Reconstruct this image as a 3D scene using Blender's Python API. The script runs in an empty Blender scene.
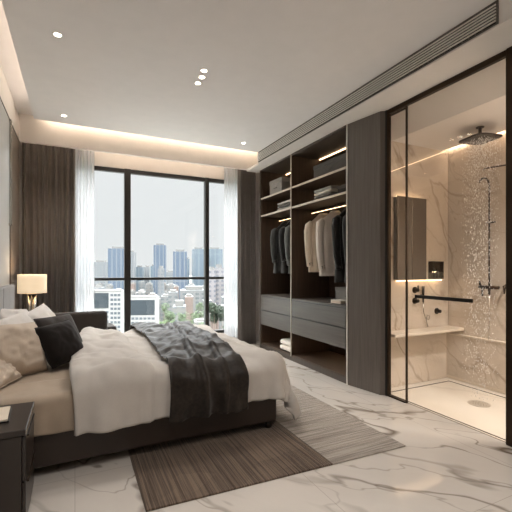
import bpy, math, random
from mathutils import Vector, noise, Matrix, Euler
sc = bpy.context.scene
col = sc.collection
PI = math.pi
random.seed(7)
rnd = random.Random(11)

# ---------------------------------------------------------------- camera
TH = math.radians(25.77)
CAMZ = 1.2
cam_d = bpy.data.cameras.new('camera'); cam = bpy.data.objects.new('camera', cam_d)
col.objects.link(cam); cam.location = (0, 0, CAMZ)
cam.rotation_euler = (PI/2, 0, -TH)
cam_d.sensor_width = 36; cam_d.lens = 375/512*36; cam_d.shift_y = 13/512
cam_d.clip_end = 5000; cam_d.clip_start = .02
sc.camera = cam
sc.view_settings.view_transform = 'Standard'
sc.view_settings.look = 'None'
sc.view_settings.exposure = -0.08
sc.view_settings.gamma = 1

# ---------------------------------------------------------------- materials
def lin(c):
    return tuple(((x/255)/12.92 if x/255 <= .04045 else ((x/255+.055)/1.055)**2.4) for x in c) + (1,)
class NT:
    def __init__(s, name):
        m = bpy.data.materials.new(name); m.use_nodes = True
        s.m = m; s.n = m.node_tree.nodes; s.l = m.node_tree.links
        s.b = s.n['Principled BSDF']; s.out = s.n['Material Output']
    def add(s, t, **k):
        n = s.n.new(t)
        for a, v in k.items():
            if a.startswith('i_'):
                n.inputs[int(a[2:]) if a[2:].isdigit() else a[2:].replace('_', ' ')].default_value = v
            else: setattr(n, a, v)
        return n
    def L(s, a, b): s.l.new(a, b)
    def coord(s, kind='Object', scale=(1,1,1), rot=(0,0,0)):
        tc = s.add('ShaderNodeTexCoord'); mp = s.add('ShaderNodeMapping')
        mp.inputs['Scale'].default_value = scale; mp.inputs['Rotation'].default_value = rot
        s.L(tc.outputs[kind], mp.inputs['Vector']); return mp.outputs[0]
    def mix(s, fac, a, b):
        n = s.add('ShaderNodeMix', data_type='RGBA')
        for inp, v in ((n.inputs[0], fac), (n.inputs[6], a), (n.inputs[7], b)):
            if hasattr(v, 'is_linked') or hasattr(v, 'links'): s.L(v, inp)
            else: inp.default_value = v
        return n.outputs[2]
    def ramp(s, fac, stops):
        r = s.add('ShaderNodeValToRGB'); e = r.color_ramp.elements
        while len(e) < len(stops): e.new(.5)
        for i, (p, c) in enumerate(stops): e[i].position = p; e[i].color = c
        s.L(fac, r.inputs[0]); return r.outputs[0]
    def math(s, op, a, b=None):
        n = s.add('ShaderNodeMath', operation=op)
        for i, v in enumerate((a, b)):
            if v is None: continue
            if hasattr(v, 'links'): s.L(v, n.inputs[i])
            else: n.inputs[i].default_value = v
        return n.outputs[0]
    def bump(s, h, strength=.3, dist=.01):
        b = s.add('ShaderNodeBump'); b.inputs['Strength'].default_value = strength
        b.inputs['Distance'].default_value = dist
        s.L(h, b.inputs['Height']); s.L(b.outputs[0], s.b.inputs['Normal'])

def plain(name, c, rough=.5, metal=0, var=0, scale=8, bumps=0, bscale=200, spec=.5):
    t = NT(name); t.b.inputs['Roughness'].default_value = rough; t.b.inputs['Metallic'].default_value = metal
    t.b.inputs['Specular IOR Level'].default_value = spec
    cc = lin(c)
    co = t.coord()
    n = t.add('ShaderNodeTexNoise', i_Scale=scale, i_Detail=4.0); t.L(co, n.inputs['Vector'])
    v = var if var else .04
    d = tuple(x*(1-v) for x in cc[:3])+(1,); u = tuple(min(1, x*(1+v)) for x in cc[:3])+(1,)
    t.L(t.mix(n.outputs['Fac'], d, u), t.b.inputs['Base Color'])
    if bumps:
        n2 = t.add('ShaderNodeTexNoise', i_Scale=float(bscale), i_Detail=2.0); t.L(co, n2.inputs['Vector'])
        t.bump(n2.outputs['Fac'], bumps, .002)
    return t.m
def emis(name, c, s):
    t = NT(name)
    t.b.inputs['Base Color'].default_value = (.8,.8,.8,1)
    t.b.inputs['Emission Color'].default_value = lin(c); t.b.inputs['Emission Strength'].default_value = s
    return t.m
def wood(name, c1, c2, rough=.45, axis='Z'):
    t = NT(name); t.b.inputs['Roughness'].default_value = rough
    sc_ = {'Z': (30, 30, 1.2), 'Y': (30, 1.2, 30), 'X': (1.2, 30, 30)}[axis]
    co = t.coord(scale=sc_)
    n = t.add('ShaderNodeTexNoise', i_Scale=2.0, i_Detail=6.0); t.L(co, n.inputs['Vector'])
    f = t.ramp(n.outputs['Fac'], [(.3, (0,0,0,1)), (.7, (1,1,1,1))])
    t.L(t.mix(f, lin(c1), lin(c2)), t.b.inputs['Base Color']); t.bump(n.outputs['Fac'], .12, .002)
    return t.m
def fabric(name, c1, c2, scale=260, rough=.9, sheen=.3, bump=.35):
    t = NT(name); t.b.inputs['Roughness'].default_value = rough
    t.b.inputs['Sheen Weight'].default_value = sheen
    t.b.inputs['Specular IOR Level'].default_value = .2
    co = t.coord()
    n = t.add('ShaderNodeTexNoise', i_Scale=float(scale), i_Detail=3.0); t.L(co, n.inputs['Vector'])
    n2 = t.add('ShaderNodeTexNoise', i_Scale=9.0, i_Detail=3.0); t.L(co, n2.inputs['Vector'])
    f = t.math('ADD', t.math('MULTIPLY', n.outputs['Fac'], .6), t.math('MULTIPLY', n2.outputs['Fac'], .4))
    t.L(t.mix(t.ramp(f, [(.35, (0,0,0,1)), (.65, (1,1,1,1))]), lin(c1), lin(c2)), t.b.inputs['Base Color'])
    t.bump(n.outputs['Fac'], bump, .002)
    return t.m
def marble(name, base1, base2, vein, rough=.12, scale=.55, tile=None, rot=(0,0,.5), width=.02, amount=.75, stretch=(1,1.8,1), joint=(150,140,128), fine=.4, warp=.6, nrm=(1,0,0), dens=2.5):
    t = NT(name); t.b.inputs['Roughness'].default_value = rough
    t.b.inputs['Specular IOR Level'].default_value = .5
    # veins run across nrm: squeeze space along that direction
    p0 = t.coord(); n0 = Vector(nrm).normalized(); a0 = n0.orthogonal().normalized(); b0 = n0.cross(a0)
    cb = t.add('ShaderNodeCombineXYZ')
    for i_, (ax, k_) in enumerate(((n0, dens), (a0, .8), (b0, .8))):
        dn = t.add('ShaderNodeVectorMath', operation='DOT_PRODUCT'); t.L(p0, dn.inputs[0]); dn.inputs[1].default_value = tuple(ax*k_)
        t.L(dn.outputs['Value'], cb.inputs[i_])
    co = cb.outputs[0]
    wn = t.add('ShaderNodeTexNoise', i_Scale=scale*1.6, i_Detail=3.0); t.L(co, wn.inputs['Vector'])
    vm = t.add('ShaderNodeVectorMath', operation='MULTIPLY_ADD'); t.L(wn.outputs['Color'], vm.inputs[0])
    vm.inputs[1].default_value = (warp,warp,warp); t.L(co, vm.inputs[2])
    def ridge(sc_, w, det=4.0, off=(0,0,0)):
        ad = t.add('ShaderNodeVectorMath', operation='ADD'); t.L(vm.outputs[0], ad.inputs[0]); ad.inputs[1].default_value = off
        n = t.add('ShaderNodeTexNoise', i_Scale=sc_, i_Detail=det); n.inputs['Roughness'].default_value = .45
        t.L(ad.outputs[0], n.inputs['Vector'])
        a = t.math('ABSOLUTE', t.math('SUBTRACT', n.outputs['Fac'], .5))
        return t.ramp(a, [(0, (1,1,1,1)), (w*.35, (.7,.7,.7,1)), (w, (0,0,0,1))])
    r1 = ridge(scale, width); r2 = ridge(scale*2.4, width*.7, 3.0, (5,3,1))
    bn = t.add('ShaderNodeTexNoise', i_Scale=scale*1.3, i_Detail=5.0); t.L(vm.outputs[0], bn.inputs['Vector'])
    base = t.mix(t.ramp(bn.outputs['Fac'], [(.35, (0,0,0,1)), (.65, (1,1,1,1))]), lin(base1), lin(base2))
    mask = t.add('ShaderNodeTexNoise', i_Scale=scale*.9, i_Detail=2.0); t.L(co, mask.inputs['Vector'])
    mk = t.ramp(mask.outputs['Fac'], [(.4, (.25,.25,.25,1)), (.6, (1,1,1,1))])
    v1 = t.math('MULTIPLY', t.math('MULTIPLY', r1, mk), amount)
    v2 = t.math('MULTIPLY', t.math('MULTIPLY', r2, mk), amount*fine)
    c = t.mix(v2, t.mix(v1, base, lin(vein)), lin(vein))
    if tile:
        br = t.add('ShaderNodeTexBrick'); br.offset = 0; br.squash = 1
        br.inputs['Scale'].default_value = 1; br.inputs['Mortar Size'].default_value = .0018
        br.inputs['Brick Width'].default_value = tile[0]; br.inputs['Row Height'].default_value = tile[1]
        br.inputs['Mortar Smooth'].default_value = 0
        br.inputs['Color1'].default_value = (0,0,0,1); br.inputs['Color2'].default_value = (0,0,0,1); br.inputs['Mortar'].default_value = (1,1,1,1)
        t.L(t.coord(rot=tile[2]), br.inputs['Vector'])
        c = t.mix(t.math('MULTIPLY', br.outputs['Color'], .55), c, lin(joint))
    t.L(c, t.b.inputs['Base Color'])
    return t.m
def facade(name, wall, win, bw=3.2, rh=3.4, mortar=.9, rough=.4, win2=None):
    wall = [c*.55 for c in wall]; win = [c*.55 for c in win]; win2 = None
    t = NT(name); t.b.inputs['Roughness'].default_value = rough
    tc = t.add('ShaderNodeTexCoord'); sp = t.add('ShaderNodeSeparateXYZ'); t.L(tc.outputs['Object'], sp.inputs[0])
    cb = t.add('ShaderNodeCombineXYZ'); t.L(t.math('ADD', sp.outputs[0], sp.outputs[1]), cb.inputs[0]); t.L(sp.outputs[2], cb.inputs[1])
    br = t.add('ShaderNodeTexBrick'); br.offset = 0
    br.inputs['Scale'].default_value = 1; br.inputs['Mortar Size'].default_value = mortar*.5
    br.inputs['Brick Width'].default_value = bw; br.inputs['Row Height'].default_value = rh; br.inputs['Mortar Smooth'].default_value = 0
    br.inputs['Color1'].default_value = lin(win); br.inputs['Color2'].default_value = lin(win2 or win); br.inputs['Mortar'].default_value = lin(wall)
    t.L(cb.outputs[0], br.inputs['Vector']); t.L(br.outputs['Color'], t.b.inputs['Base Color'])
    return t.m

def glassmat(name, tint=(.97,.98,.975,1), refl=1.0):
    t = NT(name)
    tr = t.add('ShaderNodeBsdfTransparent'); tr.inputs[0].default_value = tint
    gl = t.add('ShaderNodeBsdfGlossy'); gl.inputs['Roughness'].default_value = .02
    lw = t.add('ShaderNodeLayerWeight'); lw.inputs['Blend'].default_value = .5
    mx = t.add('ShaderNodeMixShader'); f = t.math('MULTIPLY', t.math('ADD', t.math('MULTIPLY', t.math('POWER', lw.outputs['Facing'], 5.0), .9), .03), refl)
    t.L(f, mx.inputs[0]); t.L(tr.outputs[0], mx.inputs[1]); t.L(gl.outputs[0], mx.inputs[2])
    t.L(mx.outputs[0], t.out.inputs['Surface']); return t.m
def sheermat(name):
    t = NT(name)
    tr = t.add('ShaderNodeBsdfTransparent'); tr.inputs[0].default_value = (1,1,1,1)
    df = t.add('ShaderNodeBsdfDiffuse'); df.inputs[0].default_value = (.9,.9,.9,1)
    tl = t.add('ShaderNodeBsdfTranslucent'); tl.inputs[0].default_value = (.60,.60,.62,1)
    a = t.add('ShaderNodeMixShader'); a.inputs[0].default_value = .6
    t.L(df.outputs[0], a.inputs[1]); t.L(tl.outputs[0], a.inputs[2])
    n = t.add('ShaderNodeTexNoise', i_Scale=60.0); t.L(t.coord(scale=(1,1,.05)), n.inputs['Vector'])
    f = t.math('ADD', t.math('MULTIPLY', n.outputs['Fac'], .2), .68)
    mx = t.add('ShaderNodeMixShader'); t.L(f, mx.inputs[0]); t.L(tr.outputs[0], mx.inputs[1]); t.L(a.outputs[0], mx.inputs[2])
    t.L(mx.outputs[0], t.out.inputs['Surface']); return t.m

M = {}
M['ceiling'] = plain('ceiling_paint', (230,225,222), .85)
M['soffit'] = plain('soffit_paint', (226,219,212), .8)
M['floor'] = marble('floor_marble', (196,187,177), (208,200,191), (92,76,60), rough=.1, scale=.62, tile=(1.2,1.2,(0,0,0)), rot=(0,0,.45), width=.015, amount=1.0, fine=.7, warp=.6, nrm=(.83,.55,0), dens=2.2)
M['shower_wall'] = marble('shower_marble', (206,193,178), (220,208,194), (150,130,112), rough=.22, scale=.8, width=.013, fine=.6, amount=.75, warp=.35, nrm=(1.3,-1.3,1), dens=2.4)
M['shower_floor'] = marble('shower_floor_stone', (222,212,198), (232,224,212), (170,155,138), rough=.35, scale=.7, amount=.4)
M['slab'] = plain('ledge_stone', (226,214,198), .3)
M['wall_grey'] = plain('wall_panel_grey', (188,188,187), .6)
M['wall_taupe'] = wood('wall_panel_taupe', (104,92,82), (120,108,97), .5)
M['wall_plain'] = plain('wall_paint', (190,182,172), .8)
M['black'] = plain('black_metal', (42,39,36), .35, .6)
M['bronze'] = plain('bronze_metal', (62,50,40), .32, .85)
M['frame'] = plain('window_frame_metal', (58,56,54), .4, .3)
M['steel'] = plain('brushed_steel', (190,186,180), .25, .9)
M['mirror'] = plain('cabinet_mirror', (140,132,124), .18, .7)
M['wardrobe'] = wood('wardrobe_veneer', (66,57,50), (82,72,63), .42)
M['wardrobe_in'] = wood('wardrobe_interior', (66,51,40), (84,66,52), .5)
M['drawer'] = wood('drawer_veneer', (82,76,71), (97,91,85), .42, 'Y')
M['panel'] = wood('end_panel_veneer', (92,84,78), (108,100,93), .42)
M['shelf_edge'] = plain('shelf_aluminium', (200,190,176), .35, .4)
M['led'] = emis('led_warm', (255,222,182), 8)
M['led_soft'] = emis('led_wardrobe', (255,212,164), 5)
M['led_shower'] = emis('led_shower', (255,234,208), 65)
M['led_cove'] = emis('led_cove', (255,236,216), 40)
M['lens'] = emis('downlight_lens', (255,238,215), 18)
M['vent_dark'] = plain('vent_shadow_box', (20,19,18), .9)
M['vent_slat'] = plain('vent_slat', (226,220,212), .5, 0)
M['vent_frame'] = plain('vent_frame', (96,90,84), .5, .3)
M['bedframe'] = plain('bed_leather', (50,39,32), .48, 0, .1, 40, .25, 300)
M['headboard'] = fabric('headboard_fabric', (138,137,137), (158,157,156))
M['sheet'] = fabric('sheet_taupe', (172,155,136), (184,167,148), 400, .8, .1, .1)
M['duvet'] = fabric('duvet_cotton', (190,183,175), (202,195,187), 400, .85, .15, .12)
M['pillow_taupe'] = fabric('pillow_taupe', (198,182,164), (210,194,176), 380, .85, .15, .12)
M['pillow_white'] = fabric('pillow_white', (214,208,202), (224,218,212), 380, .85, .15, .1)
M['cushion_dark'] = fabric('cushion_velvet', (26,21,19), (36,30,27), 200, .8, .12, .2)
M['cushion_grey'] = fabric('cushion_grey', (56,51,49), (68,63,60), 200, .8, .15, .2)
M['throw'] = fabric('throw_velvet', (30,24,20), (52,44,37), 45, .42, .12, .7)
M['armchair'] = fabric('armchair_fabric', (54,49,46), (66,60,57), 250)
M['curtain'] = fabric('curtain_fabric', (108,97,88), (124,113,103), 300, .85, .3)
M['curtain2'] = fabric('curtain_fabric_grey', (116,108,102), (130,122,116), 300, .85, .3)
M['sheer'] = sheermat('sheer_voile')
M['glass'] = glassmat('clear_glass')
M['glass_sh'] = glassmat('shower_glass', (.95,.93,.90,1), 1.3)
M['nightstand'] = plain('nightstand_lacquer', (42,34,29), .3)
M['paper'] = plain('paper', (226,212,192), .8)
M['pen'] = plain('pen_black', (20,18,17), .35)
M['cotton_white'] = fabric('folded_white', (222,212,200), (232,224,212), 200)
M['cotton_grey'] = fabric('folded_grey', (150,145,140), (168,163,158), 200)
M['box_grey'] = fabric('storage_box_grey', (128,124,119), (146,142,137), 160)
M['box_dark'] = fabric('storage_box_dark', (84,79,75), (98,93,88), 160)
M['jacket_dark'] = fabric('jacket_charcoal', (48,48,47), (60,60,58), 200)
M['jacket_grey'] = fabric('jacket_grey', (82,84,82), (98,100,98), 200)
M['coat_black'] = fabric('coat_black', (24,22,22), (34,32,31), 200)
M['shirt_beige'] = fabric('shirt_beige', (200,184,164), (212,198,180), 200)
M['shirt_white'] = fabric('shirt_white', (210,200,190), (222,213,204), 200)
def shade_mat():
    t = NT('lamp_shade_linen'); t.b.inputs['Base Color'].default_value = lin((236,220,196)); t.b.inputs['Roughness'].default_value = .9
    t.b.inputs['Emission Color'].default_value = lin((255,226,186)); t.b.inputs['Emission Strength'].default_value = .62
    n = t.add('ShaderNodeTexNoise', i_Scale=300.0); t.L(t.coord(), n.inputs['Vector']); t.bump(n.outputs['Fac'], .2, .002)
    return t.m
M['shade'] = shade_mat()
def water_mat():
    t = NT('water'); t.b.inputs['Base Color'].default_value = (.95,.95,.95,1); t.b.inputs['Roughness'].default_value = .08
    t.b.inputs['Transmission Weight'].default_value = 0.0; t.b.inputs['IOR'].default_value = 1.33
    n = t.add('ShaderNodeTexNoise', i_Scale=80.0); t.L(t.coord(), n.inputs['Vector']); t.bump(n.outputs['Fac'], .1, .002)
    return t.m
M['water'] = water_mat()
def rug_mat():
    t = NT('rug_weave'); t.b.inputs['Roughness'].default_value = .95; t.b.inputs['Sheen Weight'].default_value = .2
    t.b.inputs['Specular IOR Level'].default_value = .1
    tc = t.add('ShaderNodeTexCoord'); sp = t.add('ShaderNodeSeparateXYZ'); t.L(tc.outputs['Object'], sp.inputs[0])
    def stripes(scale, nseed):
        co = t.coord(scale=scale); n = t.add('ShaderNodeTexNoise', i_Scale=1.0, i_Detail=3.0, i_Roughness=.7); t.L(co, n.inputs['Vector'])
        return t.ramp(n.outputs['Fac'], [(.38, (0,0,0,1)), (.62, (1,1,1,1))])
    sy = stripes((85, 1.2, 1), 0)      # lines running along Y
    sx = stripes((1.6, 75, 1), 1)      # lines running along X
    pc = t.add('ShaderNodeTexVoronoi', i_Scale=1.0, distance='CHEBYCHEV'); t.L(t.coord(scale=(3.2, 4.5, 1)), pc.inputs['Vector'])
    bw = t.add('ShaderNodeSeparateXYZ'); t.L(pc.outputs['Color'], bw.inputs[0])
    wob = t.math('ADD', sp.outputs[0], t.math('MULTIPLY', bw.outputs[0], .0))
    zone = t.math('GREATER_THAN', wob, 1.42)
    st = t.mix(zone, sy, sx)
    cdark = t.mix(bw.outputs[0], lin((64,52,43)), lin((80,66,55)))
    clight = t.mix(bw.outputs[0], lin((112,95,80)), lin((128,110,94)))
    c1 = t.mix(st, cdark, clight)
    c2 = t.mix(st, lin((122,112,102)), lin((176,166,155)))
    t.L(t.mix(zone, c1, c2), t.b.inputs['Base Color'])
    t.bump(st, .6, .006)
    return t.m
M['rug'] = rug_mat()

# ---------------------------------------------------------------- mesh helpers
class MB:
    def __init__(s): s.v = []; s.f = []
    def box(s, x0, y0, z0, x1, y1, z1):
        b = len(s.v)
        s.v += [(x0,y0,z0),(x1,y0,z0),(x1,y1,z0),(x0,y1,z0),(x0,y0,z1),(x1,y0,z1),(x1,y1,z1),(x0,y1,z1)]
        s.f += [tuple(b+i for i in q) for q in ((0,3,2,1),(4,5,6,7),(0,1,5,4),(1,2,6,5),(2,3,7,6),(3,0,4,7))]
        return s
    def prism(s, pts, z0, z1):
        b = len(s.v); n = len(pts)
        s.v += [(x,y,z0) for x,y in pts] + [(x,y,z1) for x,y in pts]
        s.f.append(tuple(b+i for i in reversed(range(n)))); s.f.append(tuple(b+n+i for i in range(n)))
        for i in range(n): j = (i+1) % n; s.f.append((b+i, b+j, b+n+j, b+n+i))
        return s
    def tube(s, pts, r, n=12, caps=True):
        pts = [Vector(p) for p in pts]; rr = r if isinstance(r, (list, tuple)) else [r]*len(pts)
        b = len(s.v); prev = None
        for i, p in enumerate(pts):
            d = (pts[min(i+1, len(pts)-1)] - pts[max(i-1, 0)]).normalized()
            if prev is None:
                a = Vector((0,0,1)) if abs(d.z) < .9 else Vector((1,0,0))
                u = d.cross(a).normalized()
            else: u = (prev - d*prev.dot(d)).normalized()
            prev = u; w = d.cross(u)
            for k in range(n):
                t = 2*PI*k/n; s.v.append(tuple(p + (u*math.cos(t) + w*math.sin(t))*rr[i]))
        for i in range(len(pts)-1):
            for k in range(n):
                k2 = (k+1) % n; s.f.append((b+i*n+k, b+i*n+k2, b+(i+1)*n+k2, b+(i+1)*n+k))
        if caps:
            s.f.append(tuple(b+k for k in reversed(range(n)))); s.f.append(tuple(b+(len(pts)-1)*n+k for k in range(n)))
        return s
    def lathe(s, prof, c=(0,0), n=32):
        b = len(s.v)
        for r, z in prof:
            for k in range(n): t = 2*PI*k/n; s.v.append((c[0]+r*math.cos(t), c[1]+r*math.sin(t), z))
        for i in range(len(prof)-1):
            for k in range(n):
                k2 = (k+1) % n; s.f.append((b+i*n+k, b+i*n+k2, b+(i+1)*n+k2, b+(i+1)*n+k))
        s.f.append(tuple(b+k for k in reversed(range(n)))); s.f.append(tuple(b+(len(prof)-1)*n+k for k in range(n)))
        return s
    def grid(s, fn, nu, nv, closed_u=False):
        b = len(s.v); cu = nu if closed_u else nu+1
        for j in range(nv+1):
            for i in range(cu): s.v.append(tuple(fn(i/nu, j/nv)))
        for j in range(nv):
            for i in range(nu):
                i2 = (i+1) % cu
                s.f.append((b+j*cu+i, b+j*cu+i2, b+(j+1)*cu+i2, b+(j+1)*cu+i))
        return s
    def build(s, name, mat, parent=None, bevel=0, smooth=False, solid=0, sub=0, seg=2, off=0):
        me = bpy.data.meshes.new(name); me.from_pydata(s.v, [], s.f); me.update()
        o = bpy.data.objects.new(name, me); col.objects.link(o)
        me.materials.append(mat)
        if parent is not None: o.parent = parent
        if solid:
            m = o.modifiers.new('solid', 'SOLIDIFY'); m.thickness = solid; m.offset = off
        if sub: m = o.modifiers.new('sub', 'SUBSURF'); m.levels = sub; m.render_levels = sub
        if bevel:
            m = o.modifiers.new('bevel', 'BEVEL'); m.width = bevel; m.segments = seg; m.limit_method = 'ANGLE'; m.angle_limit = .6
            m.harden_normals = False
        if smooth:
            for p in me.polygons: p.use_smooth = True
        return o
def box(name, a, b, mat, parent=None, bevel=.002, seg=2):
    return MB().box(*a, *b).build(name, mat, parent, bevel=bevel, seg=seg)
def tag(o, label=None, cat=None, group=None, kind=None):
    if label: o['label'] = label
    if cat: o['category'] = cat
    if group: o['group'] = group
    if kind: o['kind'] = kind
    return o
def thing(name, label, cat, loc=(0,0,0), rz=0, group=None):
    o = bpy.data.objects.new(name, None); col.objects.link(o)
    o.location = loc; o.rotation_euler = (0,0,rz); o.empty_display_size = .1
    return tag(o, label, cat, group)
def struct(o, label=None):
    o['kind'] = 'structure'
    if label: o['label'] = label
    return o
def kids(o): return [c for c in bpy.data.objects if c.parent == o]
def copy_tree(o, parent=None):
    ch = kids(o); c = o.copy(); col.objects.link(c); c.parent = parent
    for k in ch: copy_tree(k, c)
    return c
def fn(x, y, z, s=1.0): return noise.noise(Vector((x*s, y*s, z*s)))
def sm(a, b, x):
    t = max(0, min(1, (x-a)/(b-a))); return t*t*(3-2*t)

# ================================================================ ROOM SHELL
XL = -.6; YW = 5.6; YR = -1.6; XG = 2.66; XR = 3.73; YS = 2.85; ZS = 2.702; ZT = 3.06
struct(box('floor', (XL-.15, YR-.15, -.12), (2.70, YW+.15, 0), M['floor'], bevel=0), 'polished pale marble floor with grey brown veins')
struct(box('floor', (2.70, YS, -.12), (3.9, YW+.15, -.001), M['floor'], bevel=0))
struct(box('floor', (2.70, YR-.15, -.12), (3.9, YS, -.004), M['shower_floor'], bevel=0), 'pale stone shower floor')
# left wall with panels, reveal
struct(box('wall_left', (XL-.15, YR-.15, 0), (XL-.012, YW+.15, ZT), M['soffit'], bevel=0), 'left wall behind the bed head, pale above its panels')
struct(box('wall_left', (XL-.012, YR, 0), (XL, 4.52, 2.72), M['wall_grey'], bevel=.001), 'grey flush wall panel behind the headboard')
struct(box('wall_left', (XL-.012, 4.60, 0), (XL, 5.30, 2.72), M['wall_taupe'], bevel=.001), 'brown wood wall panel beside the curtain')
struct(box('trim_1', (XL-.012, 4.522, 0), (XL-.006, 4.598, 2.72), M['black'], bevel=0), 'dark reveal between wall panels')
struct(box('trim_2', (XL-.012, YR, 2.72), (XL+.004, 5.30, 2.728), M['black'], bevel=0), 'thin dark shadow line along the top of the wall panels')
# rear wall
struct(box('wall_rear', (XL, YR-.15, 0), (3.9, YR, ZT), M['wall_plain'], bevel=0))
# window wall: opening x .04..2.42, z .18..2.63
WX0, WX1, WZ0, WZ1 = -.08, 2.50, .16, 2.625
w = MB(); w.box(XL-.15, YW, 0, WX0, YW+.15, ZT); w.box(WX1, YW, 0, 3.9, YW+.15, ZT)
w.box(WX0, YW, 0, WX1, YW+.15, WZ0); w.box(WX0, YW, WZ1, WX1, YW+.15, ZT)
struct(w.build('wall_window', M['soffit']), 'pale wall around the big window')
# fascia over the curtains
struct(box('wall_window', (XL, 5.26, 2.73), (2.62, 5.31, ZT), M['soffit'], bevel=.002), 'pale fascia above the curtains, lit by the cove')
struct(box('floor', (-.9, YW+.151, -.16), (3.4, 6.9, -.02), plain('bounce_slab', (242,241,239), .8), bevel=0), 'added unseen pale slab outside below the window, bouncing daylight inside')  # unseen slab, added to bounce sky light up to the ceiling
# window frame + panes
fw = MB()
Y0, Y1 = YW+.02, YW+.09
fw.box(WX0, Y0, WZ1-.055, WX1, Y1, WZ1); fw.box(WX0, Y0, WZ0, WX1, Y1, WZ0+.07)
fw.box(WX0, Y0, WZ0, WX0+.05, Y1, WZ1); fw.box(WX1-.05, Y0, WZ0, WX1, Y1, WZ1)
for xa, wd in ((.675, .043), (1.86, .031)): fw.box(xa-wd, Y0-.02, WZ0, xa+wd, Y1, WZ1)
fw.box(WX0, Y0, 1.038, WX1, Y1, 1.078)
wf = struct(fw.build('window_1', M['frame'], bevel=.003), 'tall dark framed window of six panes over the city')
MB().box(WX0, Y0+.03, WZ0, WX1, Y0+.036, WZ1).build('window_pane', M['glass'], wf)
struct(box('trim_3', (WX0, 5.56, .135), (WX1, YW+.02, .16), M['slab']), 'pale window sill')
# right side
struct(box('wall_right', (3.73, YR, 0), (3.88, YW, ZT), M['shower_wall'], bevel=0), 'veined beige marble shower wall')
struct(box('wall_right', (2.60, YR, 0), (2.74, 1.44, ZT), M['wall_plain'], bevel=0))
sw = MB().box(2.70, YS, 0, 3.73, 3.02, 2.70)
struct(sw.build('wall_shower', M['shower_wall']), 'beige marble shower wall behind the basin ledge')
struct(box('wall_shower', (2.74, .75, 0), (3.73, .9, 2.70), M['shower_wall'], bevel=0))
# ceilings
struct(box('ceiling', (XL-.15, YR-.15, ZT), (3.9, YW+.15, ZT+.15), M['ceiling'], bevel=0))
struct(box('ceiling', (-.41, -1.35, 2.86), (2.36, 4.80, 2.90), M['ceiling'], bevel=.002), 'lowered smooth grey beige ceiling panel')
s = MB(); s.box(2.35, YR, ZS, 2.68, 4.82, 2.714); 
s.box(2.35, YR, 2.714, 2.38, 4.82, 2.8599); s.box(2.35, YR, 2.9, 2.38, 4.82, ZT)
s.box(2.38, 4.79, 2.714, 2.68, 4.82, ZT)
s.box(2.68, YR, ZS, 2.70, 3.0, ZT)
struct(s.build('ceiling', M['soffit'], bevel=0), 'pale dropped soffit carrying the long air grille')
struct(box('ceiling', (2.92, .9, 2.51), (3.665, YS, 2.54), M['ceiling'], bevel=0), 'lower plain ceiling of the shower')
struct(box('ceiling', (2.92, .9, 2.60), (3.73, YS, 2.64), M['ceiling'], bevel=0), 'top of the light slot over the shower ceiling')
sb = MB(); sb.v = [(2.702,y,z) if k == 0 else (2.92,y,z) for y in (.9, YS) for k, z in ((0,2.700),(1,2.51),(1,2.70))]
sb.f = [(0,1,2),(5,4,3),(0,3,4,1),(1,4,5,2),(2,5,3,0)]
struct(sb.build('ceiling', M['ceiling']), 'sloping plain bulkhead between the glass and the shower ceiling')
struct(box('ceiling', (2.38, 4.82, 2.702), (3.2, 5.26, 2.735), M['soffit'], bevel=0))
# thin joints of the shower threshold, curb trims
struct(box('trim_4', (2.72, .9, -.003), (2.728, YS, .0005), M['bronze'], bevel=0), 'thin dark joint inside the shower threshold')
struct(box('trim_5', (2.68, 1.56, .0), (2.688, 2.43, .0012), M['bronze'], bevel=0), 'thin dark joint outside the shower threshold')
struct(box('baseboard_shower', (2.72, YS-.025, 0), (3.705, YS, .035), M['slab']), 'low pale stone curb at the foot of the shower wall')
struct(box('baseboard_right', (3.705, .9, 0), (3.73, YS-.0, .035), M['slab']), 'low pale stone curb under the marble wall')
struct(box('trim_6', (2.74, YS-.13, -.003), (3.62, YS-.122, .001), M['vent_frame'], bevel=0), 'thin joint in the shower floor')
struct(box('trim_7', (3.61, .9, -.003), (3.618, YS-.13, .001), M['vent_frame'], bevel=0), 'thin joint in the shower floor')
# lower thicker part of the right shower wall with pale ledge top
struct(box('wall_right', (3.70, .9, .035), (3.73, YS, .485), M['shower_wall'], bevel=0), 'lower marble facing of the shower wall')
struct(box('trim_8', (3.69, .9, .485), (3.73, YS, .50), M['slab'], bevel=.002), 'pale ledge line along the marble wall')

# added sloped facing and glow strip, imitating a slanting bright line on marble
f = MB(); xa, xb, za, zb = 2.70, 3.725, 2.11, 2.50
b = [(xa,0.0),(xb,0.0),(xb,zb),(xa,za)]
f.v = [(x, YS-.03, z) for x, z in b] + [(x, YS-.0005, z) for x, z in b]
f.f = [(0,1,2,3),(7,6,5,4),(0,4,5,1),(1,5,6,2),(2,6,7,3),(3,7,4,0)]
struct(f.build('wall_shower', M['shower_wall']), 'added marble facing, its top edge shaped to a slanting bright line')
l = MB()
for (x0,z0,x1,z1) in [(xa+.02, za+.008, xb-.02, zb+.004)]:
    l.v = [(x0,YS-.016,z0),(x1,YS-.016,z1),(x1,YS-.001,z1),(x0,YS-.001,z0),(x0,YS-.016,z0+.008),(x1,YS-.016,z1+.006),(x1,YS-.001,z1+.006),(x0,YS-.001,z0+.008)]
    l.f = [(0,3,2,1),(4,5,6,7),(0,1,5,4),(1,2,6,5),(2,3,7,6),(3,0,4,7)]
tag(l.build('light_strip', emis('slant_glow', (255,226,188), 1.1)), 'added glowing strip imitating a slanting bright line on the left shower wall', 'light strip')  # glowing strip added in place of the slanting bright line
tag(box('light_strip', (3.63, .95, 2.5405), (3.655, YS-.04, 2.552), M['led_shower'], bevel=0), 'warm light line where the shower ceiling meets the right marble wall', 'light strip')

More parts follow.
